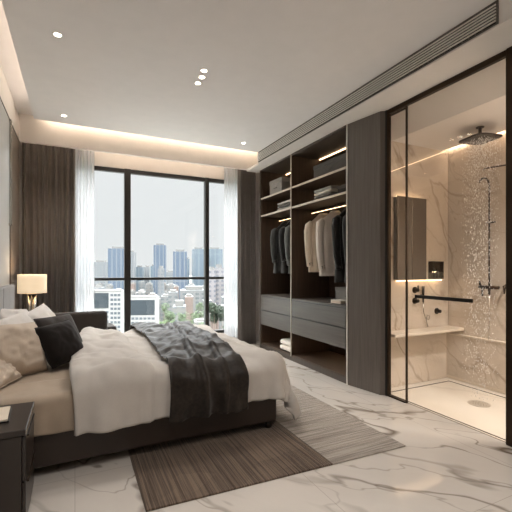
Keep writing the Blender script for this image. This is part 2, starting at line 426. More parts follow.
tag(box('light_strip', (XL+.03, 5.312, 2.93), (2.6, 5.322, 2.96), emis('led_pocket', (255,234,212), 13), bevel=0), 'warm light strip hidden in the curtain pocket behind the fascia', 'light strip')
# cove light strips on the panel rim
tag(box('light_strip', (-.405, -1.3, 2.902), (-.385, 4.76, 2.915), emis('led_cove_left', (255,238,220), 10), bevel=0), 'long warm cove light strip above the left ceiling edge', 'light strip')
tag(box('light_strip', (-.33, 5.165, 3.045), (2.58, 5.185, 3.0595), emis('led_cove_window', (255,232,206), 17), bevel=0), 'long warm cove light strip in the ceiling recess by the window', 'light strip')

# ---------------------------------------------------------------- air grille
vt = thing('air_grille', 'long dark slotted air grille set in the soffit face', 'vent', (2.35, 0, 0))
v0, v1 = 1.43, 4.78
b = MB(); b.box(-.006, v0, 2.712, 0, v1, 2.721); b.box(-.006, v0, 2.850, 0, v1, 2.8595)
b.box(-.006, v0, 2.721, 0, v0+.012, 2.85); b.box(-.006, v1-.012, 2.721, 0, v1, 2.85)
b.build('frame', M['vent_frame'], vt)
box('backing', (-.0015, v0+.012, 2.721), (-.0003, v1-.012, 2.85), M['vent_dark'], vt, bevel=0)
for k in range(6):
    z = 2.732+k*.0200
    box('slat', (-.012, v0+.012, z), (-.003, v1-.012, z+.0075), M['vent_slat'], vt, bevel=0)
b = MB(); y = v0+.1
while y < v1-.05: b.box(-.004, y, 2.721, -.002, y+.008, 2.85); y += .045
tag(b.build('cross_bars', M['vent_frame'], vt), kind='stuff')

# ---------------------------------------------------------------- downlights
def downlight(x, y, z, label, group='recessed ceiling downlights', power=26, vis=True):
    t = thing('recessed_downlight', label, 'ceiling light', (x, y, z), 0, group)
    MB().lathe([(.030, 0), (.034, -.003), (.026, -.004), (.024, -.0005)], n=20).build('trim_ring', M['ceiling'], t, smooth=True)
    MB().lathe([(.023, -.0002), (.023, -.003), (.018, -.0036)], n=20).build('lens', M['lens'], t)
    ld = bpy.data.lights.new('downlight_lamp', 'SPOT'); ld.energy = power; ld.color = (1, .965, .935)
    ld.spot_size = math.radians(115); ld.spot_blend = .9; ld.shadow_soft_size = .04
    lo = bpy.data.objects.new('downlight_lamp', ld); col.objects.link(lo); lo.parent = t; lo.location = (0,0,-.02)
    return t
def at(u, v, Z):                       # world point on the horizontal plane z=CAMZ+Z seen at pixel
    d = 375*Z/(269-v); r = (u-256)/375*d
    return r*math.cos(TH)+d*math.sin(TH), d*math.cos(TH)-r*math.sin(TH)
for (u, v), lb in (((57.5,34.5), 'small round downlight near the left ceiling edge, closest to the camera'),
                   ((64,115.5), 'small round downlight at the far left ceiling corner'),
                   ((204,70.5), 'nearest dot of the three downlights in a row mid-ceiling'),
                   ((202,77), 'middle dot of the three downlights in a row mid-ceiling'),
                   ((198,83), 'farthest dot of the three downlights in a row mid-ceiling'),
                   ((243.5,143), 'small round downlight at the far end of the air grille')):
    x, y = at(u, v, 1.66); downlight(x, y, 2.86, lb, power=(20 if 150 < u < 230 else 32))
for i, (x, y) in enumerate(((.2,.7),(1.3,.5),(.2,-.6),(1.6,-.6))):  # extra lamps out of view, added to brighten the room
    downlight(x, y, 2.86, 'added unseen fill downlight overhead, on the camera side of the ceiling', power=80)

downlight(3.1, 1.2, 2.51, 'added unseen fill downlight in the shower ceiling near the entrance', power=165)  # this lamp and the next are unseen, added to brighten the shower
downlight(3.35, 1.25, 2.51, 'added unseen fill downlight in the shower ceiling near the marble wall', power=110)
# ================================================================ WARDROBE
WXF, WXB, WY0, WY1, WD = 2.54, 3.14, 3.085, 5.12, 4.21
wd = thing('wardrobe', 'dark wood open wardrobe with two bays, shelves and drawers along the right wall', 'wardrobe', (0,0,0))
box('side_panel', (WXF, WY1-.03, .06), (WXB, WY1, 2.700), M['wardrobe_in'], wd)
box('side_panel', (WXF+.005, WY0, .06), (WXB, WY0+.03, 2.700), M['wardrobe_in'], wd)
box('divider', (WXF+.004, WD-.012, .06), (WXB, WD+.012, 2.700), M['wardrobe_in'], wd)
box('back_panel', (WXB, WY0, .06), (WXB+.02, WY1, 2.700), M['wardrobe_in'], wd, bevel=0)
box('top_panel', (WXF, WY0+.03, 2.68), (WXB, WY1-.03, 2.7005), M['wardrobe'], wd)
box('plinth', (WXF+.01, WY0, 0), (WXB, WY1, .06), M['wardrobe'], wd)
box('edge_strip', (WXF-.004, WD-.007, .06), (WXF+.004, WD+.007, 2.70), M['shelf_edge'], wd, bevel=0)
box('edge_strip', (WXF-.004, WY0, .0), (WXF+.004, WY0+.014, 2.70), M['vent_slat'], wd, bevel=0)
box('edge_strip', (WXF-.004, WY1-.014, .0), (WXF+.004, WY1, 2.70), M['vent_frame'], wd, bevel=0)
def shelf(y0, y1, z, edge=True):
    s_ = box('shelf', (WXF+.014, y0, z-.022), (WXB, y1, z), M['wardrobe_in'], wd)
    box('front_edge', (WXF+.002, y0, z-.022), (WXF+.014, y1, z+.001), M['shelf_edge'], s_, bevel=0)
for (a, b_) in ((WY0+.03, WD-.012), (WD+.012, WY1-.03)):
    shelf(a, b_, 2.27); shelf(a, b_, 2.01)
    box('worktop', (WXF+.002, a, .795), (WXB, b_, .815), M['drawer'], wd)
    box('bottom_shelf', (WXF+.01, a, .06), (WXB, b_, .082), M['wardrobe_in'], wd)
    for (z0, z1) in ((.585, .788), (.365, .575)):
        d_ = box('drawer', (WXF, a+.003, z0), (WXB-.05, b_-.003, z1), M['drawer'], wd, bevel=.003)
        box('finger_groove', (WXF-.001, a+.003, z1), (WXF+.02, b_-.003, z1+.007), M['pen'], d_, bevel=0)
    # lit rails and strips
    box('light_strip', (2.97, a+.01, 2.668), (2.985, b_-.01, 2.679), M['led_soft'], wd, bevel=0)
    box('light_strip', (WXB-.03, a+.01, 2.232), (WXB-.012, b_-.01, 2.246), M['led_soft'], wd, bevel=0)
    box('light_strip', (WXB-.03, a+.01, .345), (WXB-.015, b_-.01, .358), M['led_soft'], wd, bevel=0)
    r_ = box('hanging_rail', (2.84, a+.002, 1.945), (2.862, b_-.002, 1.97), M['bronze'], wd, bevel=.003)
    box('rail_light', (2.846, a+.01, 1.940), (2.856, b_-.01, 1.9448), M['led_soft'], r_, bevel=0)
# slanted end panel
ep = thing('end_panel', 'tall plain brown wood pilaster between wardrobe and shower', 'panel', (0,0,0))
MB().prism([(2.545, 3.083), (2.615, 2.70), (2.655, 2.67), (2.699, 2.67), (2.699, 3.083)], 0, 2.701).build('panel', M['panel'], ep, bevel=.003)
box('shadow_gap', (2.650, 2.655, 0), (2.69, 2.6695, 2.701), M['pen'], ep, bevel=0)

# --- storage on shelves
def folded(name, x, y, z, mats, label, cat, group, sx=.26, sy=.2, h=.028):
    for i, (m, lb) in enumerate(zip(mats, label)):
        t = MB(); zz = z+i*h+.001
        def fnn(u, v, zz=zz):
            a = u*2*PI
            px = math.copysign(abs(math.cos(a))**.35, math.cos(a)); pz = math.copysign(abs(math.sin(a))**.6, math.sin(a))
            return (x+px*sx/2+fn(u*3, v*5, i)*.006, y+(v-.5)*sy+rnd.uniform(-.001,.001), zz+h/2*.98+pz*h*.46)
        t.grid(fnn, 28, 6, True)
        n = 28; t.f.append(tuple(reversed(range(n)))); t.f.append(tuple(6*n+k for k in range(n)))
        o = t.build(name, m, smooth=False, bevel=.0)
        for p in o.data.polygons: p.use_smooth = len(p.vertices) == 4
        tag(o, lb, cat, group)
def sbox(x0, y0, x1, y1, z, h, mat, label):
    t = thing('storage_box', label, 'box', ((x0+x1)/2, (y0+y1)/2, z+.001))
    a, b_ = (x1-x0)/2, (y1-y0)/2
    box('body', (-a, -b_, 0), (a, b_, h*.72), mat, t, bevel=.006)
    box('lid', (-a-.004, -b_-.004, h*.72), (a+.004, b_+.004, h), mat, t, bevel=.006)
    MB().tube([(-a-.005, -.04, h*.45), (-a-.014, -.03, h*.4), (-a-.014, .03, h*.4), (-a-.005, .04, h*.45)], .004, 8).build('handle', M['vent_frame'], t, smooth=True)
sbox(2.60, 4.56, 2.86, 4.92, 2.27, .22, M['box_grey'], 'light grey fabric storage box on the top shelf of the far bay')
sbox(2.64, 3.20, 2.93, 3.84, 2.27, .19, M['box_dark'], 'wide dark grey storage box on the top shelf of the near bay')
sbox(2.66, 3.22, 2.92, 3.40, 2.01, .12, M['box_dark'], 'small dark box beside folded clothes on the near bay shelf')
gm = [M['cotton_grey'], M['box_dark'], M['cotton_grey']]
folded('folded_garment', 2.73, 4.44, 2.01, [M['box_grey'], M['box_dark'], M['cotton_grey']],
       ['bottom grey folded garment on the far bay second shelf', 'dark middle folded garment of the stack in the far bay', 'pale grey top folded garment of the stack in the far bay'], 'folded clothes', 'folded garments in the far bay', .30, .42, .042)
folded('folded_garment', 2.76, 3.62, 2.01, [M['cotton_grey'], M['box_grey'], M['cotton_white'], M['cotton_grey']],
       ['bottom folded garment of the pale stack in the near bay', 'second folded garment up in the pale stack in the near bay', 'whitish third folded garment in the near bay stack', 'grey top folded garment of the near bay stack'], 'folded clothes', 'folded garments in the near bay', .30, .34, .036)
folded('folded_towel', 2.72, 4.40, .082, [M['cotton_white'], M['cotton_white']],
       ['lower white folded towel in the open bottom of the far bay', 'upper white folded towel in the open bottom of the far bay'], 'towel', 'white towels under the drawers', .30, .30, .075)
t = thing('notebook', 'small white book lying on the near bay counter', 'book', (2.66, 3.36, .816))
box('cover', (-.06,-.09,0), (.06,.09,.004), M['cotton_grey'], t, .001); box('pages', (-.056,-.087,.004), (.058,.087,.034), M['paper'], t, .001)
box('cover', (-.06,-.09,.034), (.06,.09,.038), M['cotton_white'], t, .001)
sbox(2.80, 3.17, 3.08, 3.62, .815, .17, M['box_grey'], 'grey fabric box at the back of the counter below the black coats')

# --- garments
def garment(y, label, mat, cat='jacket', name='hanging_jacket', length=.72, hw=.20, th=.055, sl=.58, group='clothes on the wardrobe rails', seed=1, collar=True, cuff=None, rz=0):
    t = thing(name, label, cat, (2.851, y, 1.937), rz, group)
    # hanger
    hk = [(0,0,.036),(0.012,0,.040),(.022,0,.033),(.022,0,.02),(.008,0,.004),(0,0,-.012),(0,0,-.05)]
    MB().tube([(-.014,0,.022)]+hk, .0022, 6).build('hanger_hook', M['steel'], t, smooth=True)
    MB().tube([(-.15,0,-.135),(-.08,0,-.09),(0,0,-.05),(.08,0,-.09),(.15,0,-.135)], [.006,.009,.011,.009,.006], 8).build('hanger_bar', M['bronze'], t, smooth=True)
    prof = [(0,.052,.035,-.035),(.03,.065,.04,-.055),(.06,.12,.042,-.10),(.10,hw-.015,.045,-.15),(.16,hw-.005,th,-.20),(.35,hw-.012,th,-.30),(.6,hw-.005,th*1.1,-.5),(.85,hw,th*1.15,-.68),(1,hw+.004,th*1.2,-.8)]
    b = MB(); N = 40; R = []
    NV = 22
    def body(u, v):
        for k in range(len(prof)-1):
            if prof[k][0] <= v <= prof[k+1][0]+1e-9: break
        a_, b_ = prof[k], prof[k+1]; q = (v-a_[0])/(b_[0]-a_[0])
        w_ = a_[1]+(b_[1]-a_[1])*q; d_ = a_[2]+(b_[2]-a_[2])*q; z_ = a_[3]+(b_[3]-a_[3])*q
        z_ = z_*(length/.72) if v > .1 else z_
        an = u*2*PI
        x_ = w_*math.copysign(abs(math.cos(an))**.8, math.cos(an)); y_ = d_*math.copysign(abs(math.sin(an))**.7, math.sin(an))
        fold = (math.sin(an*7+seed)*.008 + fn(x_*8, seed, z_*3)*.014)*sm(.15, .9, v)
        return (x_*(1+fold), y_+fold*math.copysign(1, math.sin(an)) , z_)
    b.grid(body, N, NV, True).build('torso', mat, t, smooth=True, solid=.004)
    for sx in (-1, 1):
        p = [(sx*(hw-.035),0,-.150),(sx*(hw-.003),-.004,-.185),(sx*(hw+.014),-.01,-.26),(sx*(hw+.018),-.018,-.36),(sx*(hw+.012),-.03,-.12-sl*.75),(sx*(hw+.0),-.045,-.12-sl)]
        so = MB().tube(p, [.035,.052,.050,.046,.042,.038], 16).build('sleeve', mat, t, smooth=True)
        for vv in so.data.vertices:
            vv.co.y += .004*math.sin(vv.co.z*60+seed); vv.co.x += .005*fn(vv.co.x*10, vv.co.y*10, vv.co.z*9+seed)
        c0, c1 = Vector(p[4]), Vector(p[5]); a_ = c0.lerp(c1, .72)
        MB().tube([tuple(a_), tuple(c1+(c1-c0)*.03)], [.0405,.0395], 16).build('cuff', cuff or mat, so, smooth=True)
        for kb in range(2):
            bp = a_.lerp(c1, .25+.4*kb)
            MB().tube([(bp.x-.012, bp.y-.038, bp.z), (bp.x-.012, bp.y-.043, bp.z)], .006, 8).build('button', M['pen'] if mat in (M['shirt_white'], M['shirt_beige']) else M['vent_frame'], so)
    if collar:
        MB().grid(lambda u, v: ((.05+.018*v)*math.cos(u*2*PI), (.036+.016*v)*math.sin(u*2*PI), -.03-.028*v-.012*abs(math.sin(u*PI))*v), 24, 3, True).build('collar', mat, t, smooth=True, solid=.006)
    b = MB()
    b.box(-.005, -.062, -.16-.3, .005, -.058, -.13)
    for k in range(4): 
        b = MB().tube([(0,-th-.004,-.22-.12*k), (0,-th-.010,-.22-.12*k)], .007, 8); b.build('button', M['vent_frame'], t)
    return t
garment(4.86, 'charcoal jacket hanging farthest along the far bay rail', M['jacket_dark'], seed=1, rz=-.2, sl=.52, hw=.19)
garment(4.66, 'near-black jacket hanging between two others in the far bay', M['coat_black'], seed=2, sl=.50, hw=.18)
garment(4.44, 'grey jacket hanging nearest in the far bay, beside the divider', M['jacket_grey'], seed=3, rz=-.2, sl=.56, hw=.19, th=.05)
garment(3.93, 'beige long-sleeved shirt hanging next to the divider in the near bay', M['shirt_beige'], 'shirt', 'hanging_shirt', .70, .19, .05, .58, seed=4, rz=-.3)
garment(3.69, 'off-white jacket with dark cuff button hanging in front of the beige shirt', M['shirt_white'], 'jacket', 'hanging_jacket', .74, .19, .06, .62, seed=5, rz=-.22)
garment(3.42, 'black coat hanging between the off-white jacket and the end panel', M['coat_black'], 'coat', 'hanging_coat', .80, .19, .07, .62, seed=6)
garment(3.24, 'black coat hanging nearest the end panel', M['coat_black'], 'coat', 'hanging_coat', .80, .19, .07, .62, seed=8)

# ================================================================ SHOWER
gl = thing('shower_screen', 'floor-to-ceiling clear glass shower screen in a dark metal frame with a long bar', 'shower screen', (0,0,0))
box('top_rail', (2.655, 1.53, 2.66), (2.69, 2.655, ZS-.001), M['bronze'], gl)
box('wall_post', (2.655, 2.635, 0), (2.69, 2.6545, 2.66), M['bronze'], gl)
box('pane_post', (2.662, 2.428, 0), (2.682, 2.440, 2.66), M['bronze'], gl)
box('bottom_rail', (2.655, 2.441, 0), (2.685, 2.635, .014), M['bronze'], gl)
box('inner_rail', (2.66, 2.441, 2.635), (2.68, 2.635, 2.645), M['bronze'], gl)
box('fixed_pane', (2.668, 2.441, .014), (2.676, 2.635, 2.66), M['glass_sh'], gl, bevel=0)
dr = box('glass_door', (2.668, 1.567, .006), (2.676, 2.425, 2.66), M['glass_sh'], gl, bevel=0)
hb = box('door_bar', (2.618, 1.785, .952), (2.635, 2.30, .980), M['black'], dr, bevel=.003)
for y in (1.84, 2.24): MB().tube([(2.63, y, .966), (2.668, y, .966)], .009, 12).build('bar_mount', M['black'], hb, smooth=True)
jp = thing('door_jamb_post', 'dark brown metal post at the right edge of the shower glass', 'post', (0,0,0))
box('post', (2.645, 1.445, 0), (2.705, 1.560, ZS-.001), M['bronze'], jp, bevel=.003)
box('post_rebate', (2.652, 1.5602, 0), (2.698, 1.5662, ZS-.045), M['black'], jp, bevel=0)

# ledge slab
tag(box('stone_ledge', (2.74, 2.63, .545), (3.729, YS-.031, .575), M['slab'], bevel=.004), 'pale floating stone ledge along the left shower wall', 'shelf')
# mirror cabinet
YC = YS-.031
mc = thing('mirror_cabinet', 'grey mirrored wall cabinet with a light under it on the shower wall', 'cabinet', (0,0,0))
box('carcass', (2.91, YC-.04, 1.095), (3.32, YC, 1.93), M['box_grey'], mc, bevel=.003)
box('door', (2.91, YC-.055, 1.09), (3.113, YC-.041, 1.935), M['mirror'], mc, bevel=.002)
box('door', (3.117, YC-.055, 1.09), (3.32, YC-.041, 1.935), M['mirror'], mc, bevel=.002)
box('light_strip', (2.93, YC-.03, 1.931), (3.30, YC-.015, 1.939), M['led'], mc, bevel=0)
lsf = box('lower_shelf', (2.91, YC-.05, 1.084), (3.60, YC, 1.094), M['slab'], mc, bevel=0)
box('light_strip', (2.93, YC-.035, 1.077), (3.58, YC-.015, 1.0838), M['led'], lsf, bevel=0)
nb = thing('wall_niche', 'small dark steel niche box beside the mirror cabinet', 'niche', (0,0,0))
n_ = MB(); n_.box(3.41, YC-.055, 1.0945, 3.585, YC-.002, 1.101); n_.box(3.41, YC-.055, 1.275, 3.585, YC-.002, 1.281)
n_.box(3.41, YC-.055, 1.101, 3.415, YC-.002, 1.275); n_.box(3.58, YC-.055, 1.101, 3.585, YC-.002, 1.275); n_.box(3.415, YC-.01, 1.101, 3.58, YC-.002, 1.275)
n_.build('niche_box', M['bronze'], nb)
def bottle(x, y, z, h, r, label):
    t = thing('toiletry_bottle', label, 'bottle', (x, y, z), 0)
    MB().lathe([(r,0),(r,h*.62),(r*.5,h*.7),(r*.35,h*.72),(r*.35,h*.78)], n=16).build('body', M['pen'], t, smooth=True)
    MB().lathe([(r*.5,h*.78),(r*.5,h*.9),(r*.2,h*.92),(r*.2,h)], n=12).build('pump', M['black'], t, smooth=True)
bottle(3.45, YC-.032, 1.1015, .15, .02, 'taller black pump bottle on the left in the small niche')
bottle(3.505, YC-.032, 1.1015, .11, .018, 'shorter black bottle on the right in the small niche')
# basin taps on left shower wall
def knob(x, z, label, lever=True):
    t = thing('wall_valve', label, 'tap', (x, YC, z))
    MB().tube([(0,0,0),(0,-.008,0)], .033, 20).build('rosette', M['bronze'], t)
    MB().tube([(0,-.008,0),(0,-.05,0)], [.02,.018], 16).build('knob', M['black'], t)
    if lever: box('lever', (-.006,-.052,-.01), (.006,-.04,.05), M['black'], t)
knob(3.207, .98, 'upper small round black valve just under the mirror cabinet')
knob(3.207, .868, 'lower small round black valve just under the mirror cabinet', False)
knob(3.54, .745, 'larger round black valve on the bare marble right of the other taps', False)
hs = thing('hand_shower', 'slim black hand shower on a hose beside the round valves', 'hand shower', (3.30, YC, .95))
MB().tube([(0,-.03,.07),(0,-.03,-.03),(0,-.03,-.10)], [.016,.012,.009], 12).build('handle', M['black'], hs, smooth=True)
MB().tube([(0,0,-.03),(0,-.03,-.03)], .012, 12).build('bracket', M['bronze'], hs)
MB().tube([(0,-.03,-.1),(.004,-.03,-.2),(.03,-.035,-.27),(.08,-.035,-.285),(.10,-.03,-.25),(.07,-.02,-.24),(.06,-.02,-.30),(.085,-.02,-.364)], .005, 8).build('hose', M['steel'], hs, smooth=True)
# rain shower head
SX, SY = 3.37, 2.22
sh = thing('rain_shower_head', 'square bronze rain shower head hanging from the shower ceiling', 'shower head', (SX, SY, 2.51), math.radians(-12))
MB().tube([(0,0,0),(0,0,-.006)], .035, 20).build('ceiling_rosette', M['bronze'], sh)
MB().tube([(0,0,-.006),(0,0,-.07)], .014, 14).build('arm', M['bronze'], sh, smooth=True)
b = MB(); q = .142; z0 = -.105
def pl(u, v):
    # rounded square pyramid, shallow
    a = u*2*PI; rr = [ .03, .09, 1, 1.0, .94][int(v*4+.5)]; zz = [-.068,-.074,-.105,-.115,-.118][int(v*4+.5)]
    c, s_ = math.cos(a), math.sin(a); k = (abs(c)**5+abs(s_)**5)**(-1/5)
    return (c*k*q*rr, s_*k*q*rr, zz)
b.grid(pl, 48, 4, True); n = 48; b.f.append(tuple(range(n))); b.f.append(tuple(4*n+k for k in reversed(range(n))))
b.build('head_plate', M['bronze'], sh)
nz = MB()
for i in range(11):
    for j in range(11): nz.tube([((i-5)*.022,(j-5)*.022,-.118),((i-5)*.022,(j-5)*.022,-.123)], .0045, 6)
tag(nz.build('nozzles', M['steel'], sh), kind='stuff')
# falling water
wt = MB(); r2 = random.Random(3)
for k in range(2600):
    fx, fy = r2.randint(-5,5)*.023, r2.randint(-5,5)*.023
    z = 2.38 - 2.365*(r2.random()**2.1); ln = r2.uniform(.007, .016); rr = r2.uniform(.0016, .0030)
    sp_ = 1-(2.38-z)*.06
    x, y = SX+fx*sp_+r2.gauss(0,.0015), SY+fy*sp_+r2.gauss(0,.0015)
    wt.tube([(x,y,z),(x,y,z-ln*.4),(x,y,z-ln)], [rr*.5, rr, rr*.3], 5)
tag(wt.build('falling_water', M['water'], smooth=True), 'fine stream of water drops falling from the rain shower head', 'water', kind='stuff')
# drain
dr_ = thing('floor_drain', 'round shallow drain in the shower floor under the rain head', 'drain', (3.25, 2.15, -.004))
MB().lathe([(.09,0),(.09,.003),(.085,.004),(.07,.004)], n=40).build('rim', M['shelf_edge'], dr_)
b = MB()
for k in range(40):
    a = k*2.4; r = .011*math.sqrt(k); b.tube([(r*math.cos(a), r*math.sin(a), .004), (r*math.cos(a), r*math.sin(a), .0055)], .003, 8)
tag(b.build('grate', M['vent_frame'], dr_), kind='stuff')
# shower riser on the right wall
rs = thing('shower_riser', 'slim bronze shower riser pipe with bent top and mixer taps on the right marble wall', 'shower rail', (XR, 2.33, 0))
pts = [(-.05,0,1.03)]+[(-.05,0,z) for z in (1.3,1.6,1.9,2.03)]+[(-.05,.012*1,2.075),(-.05,.035,2.105),(-.05,.07,2.11),(-.05,.095,2.09),(-.05,.10,2.07)]
MB().tube(pts, .009, 10).build('riser_pipe', M['bronze'], rs, smooth=True)
MB().tube([(0,0,1.66),(-.05,0,1.66),(-.085,0,1.66)], .008, 10).build('bracket', M['bronze'], rs, smooth=True)
MB().tube([(-.05,-.06,1.66),(-.05,.02,1.66)], .008, 10).build('slider', M['bronze'], rs, smooth=True)
MB().tube([(-.05,-.09,1.02),(-.05,.10,1.02)], .018, 14).build('mixer_body', M['bronze'], rs, smooth=True)
MB().tube([(-.05,.07,1.02),(-.05,.07,.93)], [.012,.009], 12).build('spout', M['bronze'], rs, smooth=True)
MB().tube([(-.05,.0,1.02),(-.05,.0,.95)], [.014,.011], 12).build('outlet', M['bronze'], rs, smooth=True)
for y in (-.06, .06): MB().tube([(0,y,1.02),(-.05,y,1.02)], .013, 12).build('wall_union', M['bronze'], rs, smooth=True)
MB().tube([(-.05,.09,1.01),(-.05,.10,1.08)], [.012,.008], 12).build('lever', M['black'], rs, smooth=True)
MB().tube([(-.05,0,.95),(-.04,.004,.8),(-.038,.01,.6),(-.038,.015,.502)], .004, 8).build('hose', M['steel'], rs, smooth=True)
kn = thing('wall_tap', 'small bronze tap right of the riser on the marble wall', 'tap', (XR, 2.19, 1.03))
MB().tube([(0,0,0),(-.01,0,0)], .024, 16).build('rosette', M['bronze'], kn); MB().tube([(-.01,0,0),(-.05,0,0)], .013, 12).build('stem', M['bronze'], kn, smooth=True)
MB().tube([(-.045,0,.012),(-.045,0,-.07)], [.011,.007], 12).build('lever', M['bronze'], kn, smooth=True)
ar = bpy.data.objects.new('shower_arm', None); col.objects.link(ar); ar.parent = rs; ar.location = (0, -.30, 2.17)
MB().tube([(0,0,0),(-.01,0,0)], .028, 16).build('rosette', M['bronze'], ar)
MB().tube([(-.01,0,0),(-.05,.01,.002),(-.055,.05,.008),(-.06,.33,.03),(-.06,.36,.02)], .008, 10).build('arm_pipe', M['bronze'], ar, smooth=True)

# ================================================================ BED
BY0, BY1, BX0, BX1 = 2.455, 4.27, -.50, 1.36
CY = (BY0+BY1)/2
bed = thing('bed', 'large low double bed with dark leather frame and taupe mattress', 'bed', (0,0,0))
box('bed_frame', (BX0, BY0, .065), (BX1, BY1, .295), M['bedframe'], bed, bevel=.018, seg=3)
for lx in (-.4, 1.31):
    for ly in (BY0+.05, BY1-.05):
        MB().lathe([(.022,.0115 if lx > 0 else 0),(.026,.066)], (lx, ly), 14).build('leg', M['pen'], bed, smooth=True)
def soft(name, x0, y0, z0, x1, y1, z1, mat, parent, bev=.05, amp=.004, n=(40,40,6)):
    b = MB()
    def f(u, v):
        a = u*2*PI; c, s_ = math.cos(a), math.sin(a)
        return 0,0,0
    o = MB().box(x0,y0,z0,x1,y1,z1).build(name, mat, parent, bevel=bev, seg=5, smooth=True)
    return o
soft('mattress', BX0+.01, BY0+.035, .29, BX1-.03, BY1-.035, .47, M['sheet'], bed)
# fitted sheet skirt hanging a little over the frame at the head, wrinkled
def sheet(u, v):
    x = BX0+.03+u*.60; q = v*.55
    if q < .30: y, z = BY0+.30-q+.02, .476
    else:
        e = q-.30; ang = min(PI/2, e/.05); y = BY0+.02-.045*math.sin(ang); z = .476-.045*(1-math.cos(ang))-max(0, e-.05*PI/2)
    wr = fn(x*7, q*3, 2)*.010+fn(x*16, q*7, 4)*.005 + .006*math.sin(x*30+fn(x*3,q*3,0)*5)*sm(.3,.45,q)
    return (x, y-wr*(q > .25), z+wr*.6)
MB().grid(sheet, 50, 40).build('sheet', M['sheet'], bed, smooth=True, solid=.005)
hbz = box('headboard', (-.585, BY0-.0, .0), (-.525, BY1+.02, 1.05), M['headboard'], bed, bevel=.012)
for k in range(1, 3):
    y = BY0+k*.6; box('seam', (-.5252, y-.003, .3), (-.5235, y+.003, 1.04), M['box_dark'], hbz, bevel=0)
box('light_strip', (-.597, BY0+.03, 1.01), (-.588, BY1, 1.025), M['led'], hbz, bevel=0)

# drape mapping
HX = 1.425; HY = .925; ZD = .515; RR = .075
def drape(p, q, lift=0.0, wr=1.0):
    ex = max(0, p-(HX-RR)); ey = max(0, abs(q)-(HY-RR)); e = math.hypot(ex, ey)
    x = min(p, HX-RR); y = max(-(HY-RR), min(HY-RR, q)); z = ZD
    puff = 0
    edge = min(1, max(0, (HX-p)/.3))*min(1, max(0, (HY-abs(q))/.3))
    puff += (fn(p*2.2, q*1.7, 3.1)*.030 + fn(p*5+q*2, q*3, 8.2)*.018 + fn(p*11, q*8+p*6, 1.3)*.007)*wr
    # diagonal creases
    puff += (-abs(fn(p*3.2+q*1.5, q*2.1-p, 5.5))*.030+.008)*wr
    z += .012*edge
    puff += (-abs(fn(p*6+q*4, q*4-p*3, 2.5))*.018+.005 + fn(p*14+q*3, q*13, 6.3)*.004)*wr
    out = drop = 0
    if e > 0:
        dx, dy = ex/e, ey/e*(1 if q > 0 else -1)
        L = RR*PI/2
        if e < L:
            a = e/RR; out = RR*math.sin(a); drop = RR*(1-math.cos(a))
        else:
            out = RR+(e-L)*(.10+.20*dx*dx); drop = RR+(e-L)*.985
        tg = p if dy*dy > dx*dx else q
        am = sm(.05, .32, e)
        out += am*(.024*math.sin(tg*15+fn(tg*3, 0, 1)*6) + .010*math.sin(tg*41+2) )*wr
        out += puff*.6*am
        x += out*dx; y += out*dy; z -= drop
    z += 1.6*puff*(1-sm(.0, .3, e)) + lift*(1-sm(.02,.14,e))
    if e > .02:
        k = lift*sm(.02,.12,e)
        x += k*dx; y += k*dy
    return Vector((x, CY+y, max(z, .02)))
P1 = 1.425+.31; Q1 = .925+.23
def duv(u, v):
    q = -Q1+2*Q1*v; p0 = -.02+.06*fn(q*1.5, 2, 0)+.09*sm(-.4, 1, q/.9) - .0
    p = p0+(P1-p0)*u
    if u < .03: pass
    fo = 1-sm(.40, .435, p+.02*math.sin(q*2.3))
    w_ = drape(p, q*(1+.008*fo), .024*fo)
    w_.z += .018*math.exp(-((p-p0-.05)/.05)**2)*(1 if abs(q) < .9 else .3)
    return w_
dv = MB().grid(duv, 120, 150).build('duvet', M['duvet'], smooth=True, solid=.028, off=1)
tag(dv, 'puffy cream duvet spread over the bed with its corners hanging down', 'duvet')
def thr(u, v):
    q = -(HY+.25)+(2*HY+.40)*v
    w0 = .53+.05*math.sin(v*3.2)+.02*fn(q*2, 1, 1); w1 = 1.07+.10*v+.03*fn(q*2, 5, 1)
    p = w0+(w1-w0)*u
    ph = (p-w0)
    fold = .016*abs(math.sin(ph*9.5+fn(q*1.3, 2, 3)*1.6))**2.2 + .010*fn(p*7, q*2.0, 9) + .020*max(0, fn(p*5+q*3, q*5-p*2, 4)) - .016*abs(fn(p*9-q*4, q*7, 7.7)) + .012*abs(fn(p*6+q*7, q*4-p*5, 1.7)) + .012 
    crease = .028*math.exp(-((u-.48-.08*math.sin(q*2.4))/.045)**2) + .02*math.exp(-((u-.70+.05*math.sin(q*3))/.035)**2)
    return drape(p, q, .032+.018+fold+crease)
th_ = MB().grid(thr, 90, 170).build('throw_blanket', M['throw'], smooth=True, solid=.008, off=1)
tag(th_, 'dark brown velvet throw laid across the foot of the bed over the duvet', 'blanket')

